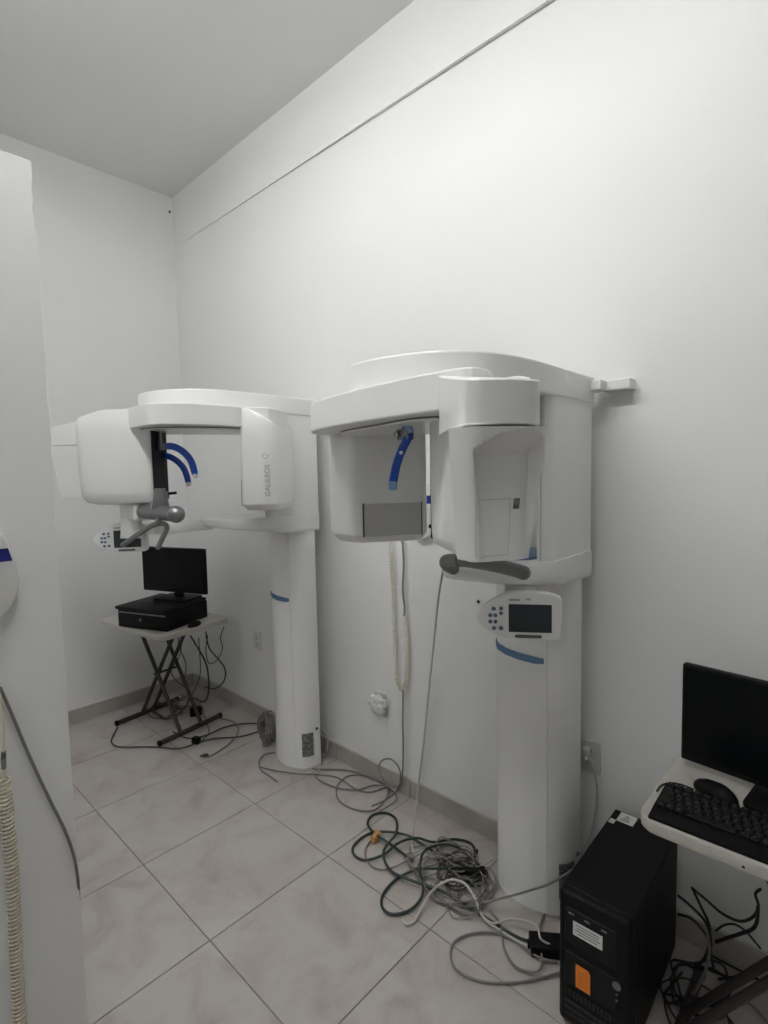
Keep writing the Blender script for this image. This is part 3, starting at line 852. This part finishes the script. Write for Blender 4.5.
CABLES = [
 ('power_cable', 'thick dark green cord looped wide on the floor between the two scanners', 'green_cord', 0.005, [(2.49,-0.11,0.008),(2.501,-0.155,0.008),(2.47,-0.209,0.008),(2.4,-0.223,0.008),(2.321,-0.227,0.008),(2.242,-0.237,0.02),(2.161,-0.275,0.02),(2.099,-0.323,0.008),(2.102,-0.41,0.008),(2.141,-0.448,0.008),(2.193,-0.441,0.008),(2.238,-0.383,0.02),(2.25,-0.298,0.03),(2.276,-0.224,0.02),(2.341,-0.199,0.02),(2.384,-0.116,0.008),(2.449,-0.092,0.008),(2.494,-0.128,0.008)]),
 ('power_cable', 'dark green cord with a small upper loop beside the orange plug', 'green_cord', 0.005, [(2.345,-0.334,0.02),(2.227,-0.322,0.02),(2.14,-0.328,0.03),(2.049,-0.279,0.008),(2.027,-0.224,0.008),(2.059,-0.177,0.008),(2.122,-0.179,0.008),(2.209,-0.277,0.035),(2.216,-0.335,0.025),(2.252,-0.398,0.035),(2.321,-0.427,0.02),(2.429,-0.412,0.025),(2.533,-0.376,0.02),(2.645,-0.362,0.008),(2.726,-0.362,0.008),(2.801,-0.359,0.008),(2.843,-0.361,0.02)]),
 ('power_cable', 'dark green cord forming the round loop nearest the viewer on the tiles', 'green_cord', 0.005, [(2.502,-0.256,0.03),(2.448,-0.312,0.03),(2.384,-0.357,0.02),(2.35,-0.436,0.008),(2.361,-0.516,0.008),(2.395,-0.559,0.008),(2.441,-0.561,0.008),(2.475,-0.512,0.008),(2.482,-0.453,0.02),(2.448,-0.399,0.03),(2.405,-0.364,0.035),(2.354,-0.269,0.03),(2.394,-0.187,0.03),(2.462,-0.156,0.02)]),
 ('white_cable', 'pale grey thick cable arching from the tangle to the black adapter', 'pale_cord', 0.0045, [(2.484,-0.556,0.008),(2.507,-0.556,0.008),(2.516,-0.528,0.008),(2.507,-0.479,0.02),(2.499,-0.404,0.03),(2.524,-0.338,0.04),(2.573,-0.318,0.04),(2.63,-0.338,0.03),(2.687,-0.377,0.02),(2.749,-0.374,0.008),(2.822,-0.371,0.008),(2.888,-0.361,0.008),(2.936,-0.335,0.008)]),
 ('grey_cable', 'grey cable sweeping in a big loop on the tile beside the computer tower', 'grey_cord', 0.0036, [(2.958,-0.383,0.008),(2.924,-0.435,0.008),(2.877,-0.497,0.008),(2.803,-0.56,0.008),(2.729,-0.582,0.008),(2.684,-0.557,0.008),(2.662,-0.508,0.008),(2.685,-0.447,0.008),(2.743,-0.391,0.008),(2.81,-0.377,0.008),(2.887,-0.387,0.015),(2.934,-0.358,0.008)]),
 ('grey_cable', 'thin grey cable curling between the adapter and the tangle', 'grey_cord', 0.0035, [(2.682,-0.329,0.008),(2.734,-0.35,0.008),(2.796,-0.429,0.015),(2.853,-0.454,0.008),(2.909,-0.431,0.015),(2.899,-0.383,0.02),(2.855,-0.324,0.02),(2.827,-0.223,0.008),(2.832,-0.172,0.008)]),
 ('grey_cable', 'short grey cable curled on the tile at the far column base', 'grey_cord', 0.0036, [(1.498,-0.349,0.008),(1.42,-0.345,0.008),(1.35,-0.342,0.008),(1.274,-0.303,0.008),(1.236,-0.243,0.008),(1.26,-0.193,0.008)]),
 ('grey_cable', 'grey cable running from the far column base along the floor to the wall', 'grey_cord', 0.0036, [(1.323,-0.329,0.008),(1.406,-0.298,0.008),(1.508,-0.244,0.008),(1.604,-0.176,0.008),(1.694,-0.131,0.008),(1.819,-0.138,0.008),(1.895,-0.116,0.008),(1.925,-0.046,0.008),(1.935,-0.025,0.008),(1.91,-0.025,0.008)]),
 ('grey_cable', 'grey cable coiled in a wide loop below the plastic covered outlet', 'grey_cord', 0.0036, [(1.536,-0.16,0.008),(1.571,-0.14,0.008),(1.676,-0.058,0.008),(1.793,-0.026,0.008),(1.924,-0.031,0.015),(1.977,-0.075,0.008),(2.007,-0.157,0.008),(2,-0.209,0.008),(1.936,-0.25,0.008),(1.841,-0.252,0.008),(1.756,-0.193,0.008),(1.722,-0.107,0.008),(1.757,-0.043,0.008),(1.847,-0.025,0.008),(1.966,-0.033,0.008),(2.038,-0.078,0.015),(2.043,-0.147,0.015),(2.031,-0.183,0.008)]),
 ('grey_cable', 'grey cable standing up in a narrow loop against the baseboard', 'grey_cord', 0.0036, [(1.579,-0.182,0.008),(1.638,-0.204,0.008),(1.759,-0.19,0.008),(1.842,-0.132,0.008),(1.878,-0.055,0.008),(2.014,-0.05,0.052),(2.038,-0.05,0.105),(2.029,-0.05,0.15),(1.985,-0.05,0.172),(1.932,-0.05,0.152),(1.901,-0.05,0.104),(1.919,-0.05,0.065),(1.958,-0.039,0.008),(1.992,-0.104,0.008),(2.011,-0.18,0.008)]),
 ('grey_cable', 'grey cable hanging straight down the wall below the coiled cord', 'grey_cord', 0.0038, [(2.042,-0.025,0.508),(2.036,-0.025,0.364),(2.036,-0.025,0.244),(2.027,-0.025,0.096),(1.988,-0.025,0.008),(1.994,-0.11,0.008),(1.98,-0.181,0.008)]),
 ('white_cable', 'white cable hanging from the near scanner handle down to the floor tangle', 'pale_cord', 0.0042, [(2.48,-0.3,1.156),(2.38,-0.2,1.006),(2.282,-0.1,0.813),(2.19,-0.03,0.509),(2.156,-0.025,0.289),(2.123,-0.025,0.09),(2.156,-0.084,0.008),(2.251,-0.224,0.008),(2.329,-0.307,0.008)]),
 ('grey_cable', 'grey cable crossing in front of the near column toward the computer', 'grey_cord', 0.0038, [(2.6,-0.36,0.01),(2.66,-0.335,0.03),(2.74,-0.29,0.07),(2.8,-0.27,0.11),(2.86,-0.24,0.15),(2.92,-0.18,0.2),(2.95,-0.12,0.22)]),
 ('white_cable', 'white cable dropping from the wall outlet behind the computer tower', 'pale_cord', 0.004, [(2.905,-0.045,0.514),(2.924,-0.05,0.477),(2.928,-0.03,0.379),(2.915,-0.03,0.265),(2.895,-0.05,0.186),(2.883,-0.07,0.136),(2.93,-0.1,0.1),(2.92,-0.12,0.02),(2.93,-0.2,0.01)]),
 ('power_cable', 'dark cord hooped on the floor left of the small folding table', 'dark_cord', 0.004, [(0.294,-0.647,0.008),(0.394,-0.711,0.008),(0.46,-0.74,0.008),(0.546,-0.73,0.008),(0.649,-0.641,0.008),(0.725,-0.582,0.008),(0.81,-0.527,0.008),(0.835,-0.478,0.008),(0.831,-0.427,0.008)]),
 ('power_cable', 'dark cord running from the adapter to the far column', 'dark_cord', 0.004, [(0.842,-0.403,0.008),(0.863,-0.336,0.008),(0.956,-0.228,0.008),(0.983,-0.148,0.008),(0.987,-0.075,0.008)]),
 ('power_cable', 'dark cord lying just behind the adapter cord', 'dark_cord', 0.004, [(0.605,-0.449,0.008),(0.746,-0.43,0.008),(0.795,-0.344,0.008),(0.787,-0.222,0.008),(0.83,-0.124,0.008),(0.906,-0.059,0.008),(0.981,-0.032,0.008)]),
 ('power_cable', 'grey cord with a two pin plug on the tile by the folding table', 'grey_cord', 0.004, [(1.026,-0.459,0.008),(1.018,-0.402,0.008),(0.983,-0.303,0.008),(0.923,-0.217,0.008),(0.834,-0.157,0.008),(0.744,-0.147,0.008),(0.666,-0.175,0.008)]),
 ('hanging_cable', 'black cable hanging from the folding table edge and looping low', 'dark_cord', 0.0055, [(0.236,-0.13,0.436),(0.361,-0.13,0.35),(0.44,-0.13,0.27),(0.451,-0.13,0.127),(0.386,-0.13,0.022),(0.205,-0.13,-0.003),(0.387,-0.26,0.03),(0.395,-0.288,0.03)]),
 ('hanging_cable', 'black cable hanging in the widest loop at the right corner of the folding table', 'dark_cord', 0.0045, [(0.446,-0.13,0.501),(0.484,-0.13,0.401),(0.655,-0.13,0.321),(0.648,-0.13,0.231),(0.531,-0.13,0.148),(0.404,-0.13,0.129)]),
 ('hanging_cable', 'thin dark cable dangling in a short loop under the folding table corner', 'dark_cord', 0.003, [(0.658,-0.12,0.574),(0.608,-0.12,0.495),(0.629,-0.12,0.429),(0.552,-0.12,0.337),(0.447,-0.12,0.293),(0.416,-0.12,0.372),(0.449,-0.12,0.475)]),
 ('hanging_cable', 'thin dark cable hanging from the black box to the floor', 'dark_cord', 0.003, [(0.573,-0.36,0.602),(0.539,-0.36,0.495),(0.622,-0.36,0.401),(0.597,-0.36,0.283),(0.628,-0.36,0.224)]),
 ('hanging_cable', 'thin dark cable hanging close to the crossed table legs', 'dark_cord', 0.003, [(0.468,-0.3,0.522),(0.42,-0.3,0.384),(0.293,-0.3,0.259),(0.363,-0.3,0.205),(0.484,-0.3,0.201)]),
 ('hanging_cable', 'thin dark cable hanging straight behind the folding table', 'dark_cord', 0.003, [(0.326,-0.12,0.439),(0.331,-0.12,0.216),(0.271,-0.12,0.101),(0.127,-0.12,-0.068)]),
 ('hanging_cable', 'dark cable trailing from the low loop onto the tiles beside the table foot', 'dark_cord', 0.003, [(0.49,-0.201,0.04),(0.555,-0.225,0.02),(0.685,-0.272,0.008),(0.783,-0.319,0.008),(0.834,-0.388,0.008)]),
 ('grey_cable', 'grey cable swinging across the partition wall and around its edge', 'grey_cord', 0.0036, [(2.132,-1.54,1.025),(2.132,-1.521,0.954),(2.132,-1.492,0.839),(2.132,-1.457,0.715),(2.132,-1.431,0.629),(2.132,-1.414,0.553),(2.125,-1.405,0.477),(2.105,-1.401,0.412),(2.05,-1.391,0.323)]),
 ('black_cable', 'black cable sagging in the upper loop under the near table', 'black_cord', 0.004, [(3.229,-0.06,0.222),(3.271,-0.06,0.204),(3.306,-0.06,0.187),(3.34,-0.06,0.185),(3.365,-0.06,0.197),(3.386,-0.06,0.225),(3.395,-0.06,0.259),(3.387,-0.06,0.29),(3.398,-0.06,0.311)]),
 ('black_cable', 'black cable sagging in the lower loop under the near table', 'black_cord', 0.005, [(3.297,-0.07,0.097),(3.326,-0.07,0.128),(3.359,-0.07,0.162),(3.384,-0.07,0.19),(3.394,-0.07,0.219),(3.395,-0.07,0.26)]),
 ('black_cable', 'black cable slanting down from the sagging loops to the floor', 'black_cord', 0.004, [(3.234,-0.08,0.237),(3.257,-0.08,0.193),(3.28,-0.08,0.147),(3.283,-0.08,0.096),(3.287,-0.08,0.055),(3.294,-0.08,0.016)]),
 ('black_cable', 'thin black cable arching against the wall under the near table', 'black_cord', 0.003, [(3.287,-0.025,0.095),(3.309,-0.025,0.127),(3.334,-0.025,0.144),(3.36,-0.025,0.141),(3.381,-0.025,0.125),(3.398,-0.025,0.109)]),
 ('black_cable', 'black cable curving out from behind the computer tower', 'black_cord', 0.004, [(3.202,-0.1,0.207),(3.23,-0.1,0.196),(3.266,-0.1,0.174),(3.284,-0.1,0.147),(3.29,-0.1,0.103)]),
 ('black_cable', 'second black cable curving beside the computer tower', 'black_cord', 0.004, [(3.208,-0.12,0.164),(3.24,-0.12,0.171),(3.271,-0.12,0.153),(3.287,-0.12,0.126),(3.281,-0.12,0.08),(3.26,-0.12,0.029)]),
 ('black_cable', 'black cable lying across the floor under the near table', 'black_cord', 0.0035, [(3.281,-0.025,0.008),(3.325,-0.025,0.008),(3.354,-0.025,0.008),(3.382,-0.033,0.008)]),
 ('grey_cable', 'dim grey cable leaning beside the computer tower', 'grey_cord', 0.004, [(3.303,-0.22,0.225),(3.308,-0.22,0.179),(3.301,-0.22,0.125),(3.278,-0.22,0.049),(3.249,-0.22,-0.023),(3.248,-0.22,-0.07)]),
 ('black_cable', 'black cable curled on the floor at the tower side', 'black_cord', 0.0035, [(3.226,-0.144,0.008),(3.212,-0.213,0.008),(3.206,-0.258,0.008),(3.226,-0.267,0.008),(3.25,-0.226,0.008),(3.27,-0.161,0.008),(3.264,-0.095,0.008)]),
 ('black_cable', 'black cable running under the near table crossbars', 'black_cord', 0.004, [(3.312,-0.095,0.008),(3.34,-0.063,0.008),(3.372,-0.025,0.008),(3.414,-0.025,0.008)]),
 ('grey_cable', 'grey cable curving over the tile under the near table', 'grey_cord', 0.003, [(3.356,-0.131,0.008),(3.387,-0.123,0.008),(3.411,-0.132,0.008),(3.437,-0.157,0.008)]),
 ('mouse_cable', 'thin black mouse cable curving over the near table edge', 'black_cord', 0.002, [(3.294,-0.38,0.712),(3.269,-0.366,0.706),(3.244,-0.369,0.703),(3.228,-0.395,0.703),(3.226,-0.43,0.703)]),
 ('white_cable', 'pale cable dropping behind the right side of the far column', 'pale_cord', 0.0036, [(1.499,-0.05,0.159),(1.531,-0.05,0.131),(1.521,-0.05,0.041),(1.484,-0.05,-0.036),(1.574,-0.147,0.008),(1.587,-0.175,0.008)]),
 ('grey_cable', 'grey cable ring lying loosely around the small upper loop', 'grey_cord', 0.003, [(2.132,-0.345,0.008),(2.157,-0.403,0.008),(2.216,-0.442,0.008),(2.268,-0.439,0.008),(2.302,-0.394,0.008),(2.332,-0.331,0.02),(2.361,-0.278,0.03),(2.411,-0.264,0.03)]),
 ('white_cable', 'white cable from the near column base to the round connector', 'pale_cord', 0.0036, [(2.572,-0.12,0.02),(2.566,-0.185,0.03),(2.543,-0.234,0.03),(2.523,-0.246,0.03)]),
 ('white_cable', 'white cable arching over the black adapter beside the near column', 'pale_cord', 0.0036, [(2.68,-0.365,0.008),(2.726,-0.375,0.02),(2.764,-0.334,0.03),(2.82,-0.326,0.05),(2.856,-0.326,0.05),(2.884,-0.354,0.045),(2.917,-0.323,0.03),(2.894,-0.241,0.03)]),
]
for nm, lb, mt, r, pts in CABLES:
    tag(MB().tube(pts, r, n=7, sub=5, rounded=True).build(nm, mt), lb, 'cable')

def loops(center, rx, ry, z, turns, seed, wob=.25, zmax=.03):
    rnd = random.Random(seed); pts = []
    a0 = rnd.uniform(0, 6.3); cx, cy = center
    n = turns*9
    for i in range(n+1):
        a = a0 + 2*math.pi*i/9
        ph = rnd.uniform(1-wob, 1+wob)
        cx += rnd.uniform(-.006, .006); cy += rnd.uniform(-.006, .006)
        pts.append((cx+rx*ph*math.cos(a), min(cy+ry*ph*math.sin(a), -.02), z+rnd.uniform(0, zmax)))
    return pts
tang = [
 ('grey_cable', 'grey thin cable in the widest coils of the floor tangle', 'grey_cord', .0026, (2.50, -.29), .12, .10, 3, 1),
 ('grey_cable', 'grey thin cable coiled at the back of the floor tangle', 'grey_cord', .0026, (2.44, -.21), .085, .06, 4, 2),
 ('grey_cable', 'grey thin cable coiled at the heart of the floor tangle', 'dark_cord', .0026, (2.50, -.27), .06, .07, 5, 3),
 ('grey_cable', 'grey thin cable coiled at the front of the floor tangle', 'grey_cord', .0026, (2.56, -.34), .10, .07, 3, 4),
 ('grey_cable', 'dark thin cable coiled under the round connector', 'dark_cord', .0026, (2.53, -.24), .075, .055, 4, 5),
 ('grey_cable', 'grey thin cable in loose loops at the left of the tangle', 'grey_cord', .0024, (2.37, -.29), .085, .07, 2, 6),
 ('grey_cable', 'grey thin cable in loose loops nearest the column', 'grey_cord', .0024, (2.60, -.27), .06, .085, 3, 7),
 ('power_cable', 'bundle of dark cord lying under the far folding table', 'dark_cord', .003, (.33, -.36), .13, .07, 4, 8),
 ('power_cable', 'grey cord bundle behind the far table leg', 'grey_cord', .003, (.30, -.22), .10, .06, 3, 9),
 ('black_cable', 'black cable coiled on the floor behind the computer tower', 'black_cord', .0035, (3.27, -.16), .07, .10, 3, 10),
 ('black_cable', 'black cable heap on the floor under the near table', 'black_cord', .003, (3.30, -.25), .09, .08, 2, 11),
]
for nm, lb, mt, r, c, rx, ry, tn, sd in tang:
    tag(MB().tube(loops(c, rx, ry, .006, tn, sd), r, n=6, sub=4).build(nm, mt), lb, 'cable')
# hank of spare cable leaning on the far column
rnd = random.Random(5); pts = []
for i in range(13*8+1):
    a = 2*math.pi*i/8
    q = rnd.uniform(.75, 1.1)
    pts.append((1.150+.050*q*math.cos(a)+rnd.uniform(-.01, .01), -.165+rnd.uniform(-.03, .03), .098+.085*q*math.sin(a)))
tag(MB().tube(pts, .0042, n=6, sub=4).build('cable_hank', 'grey_cord'), 'hank of spare grey cable leaning against the far scanner column', 'cable')
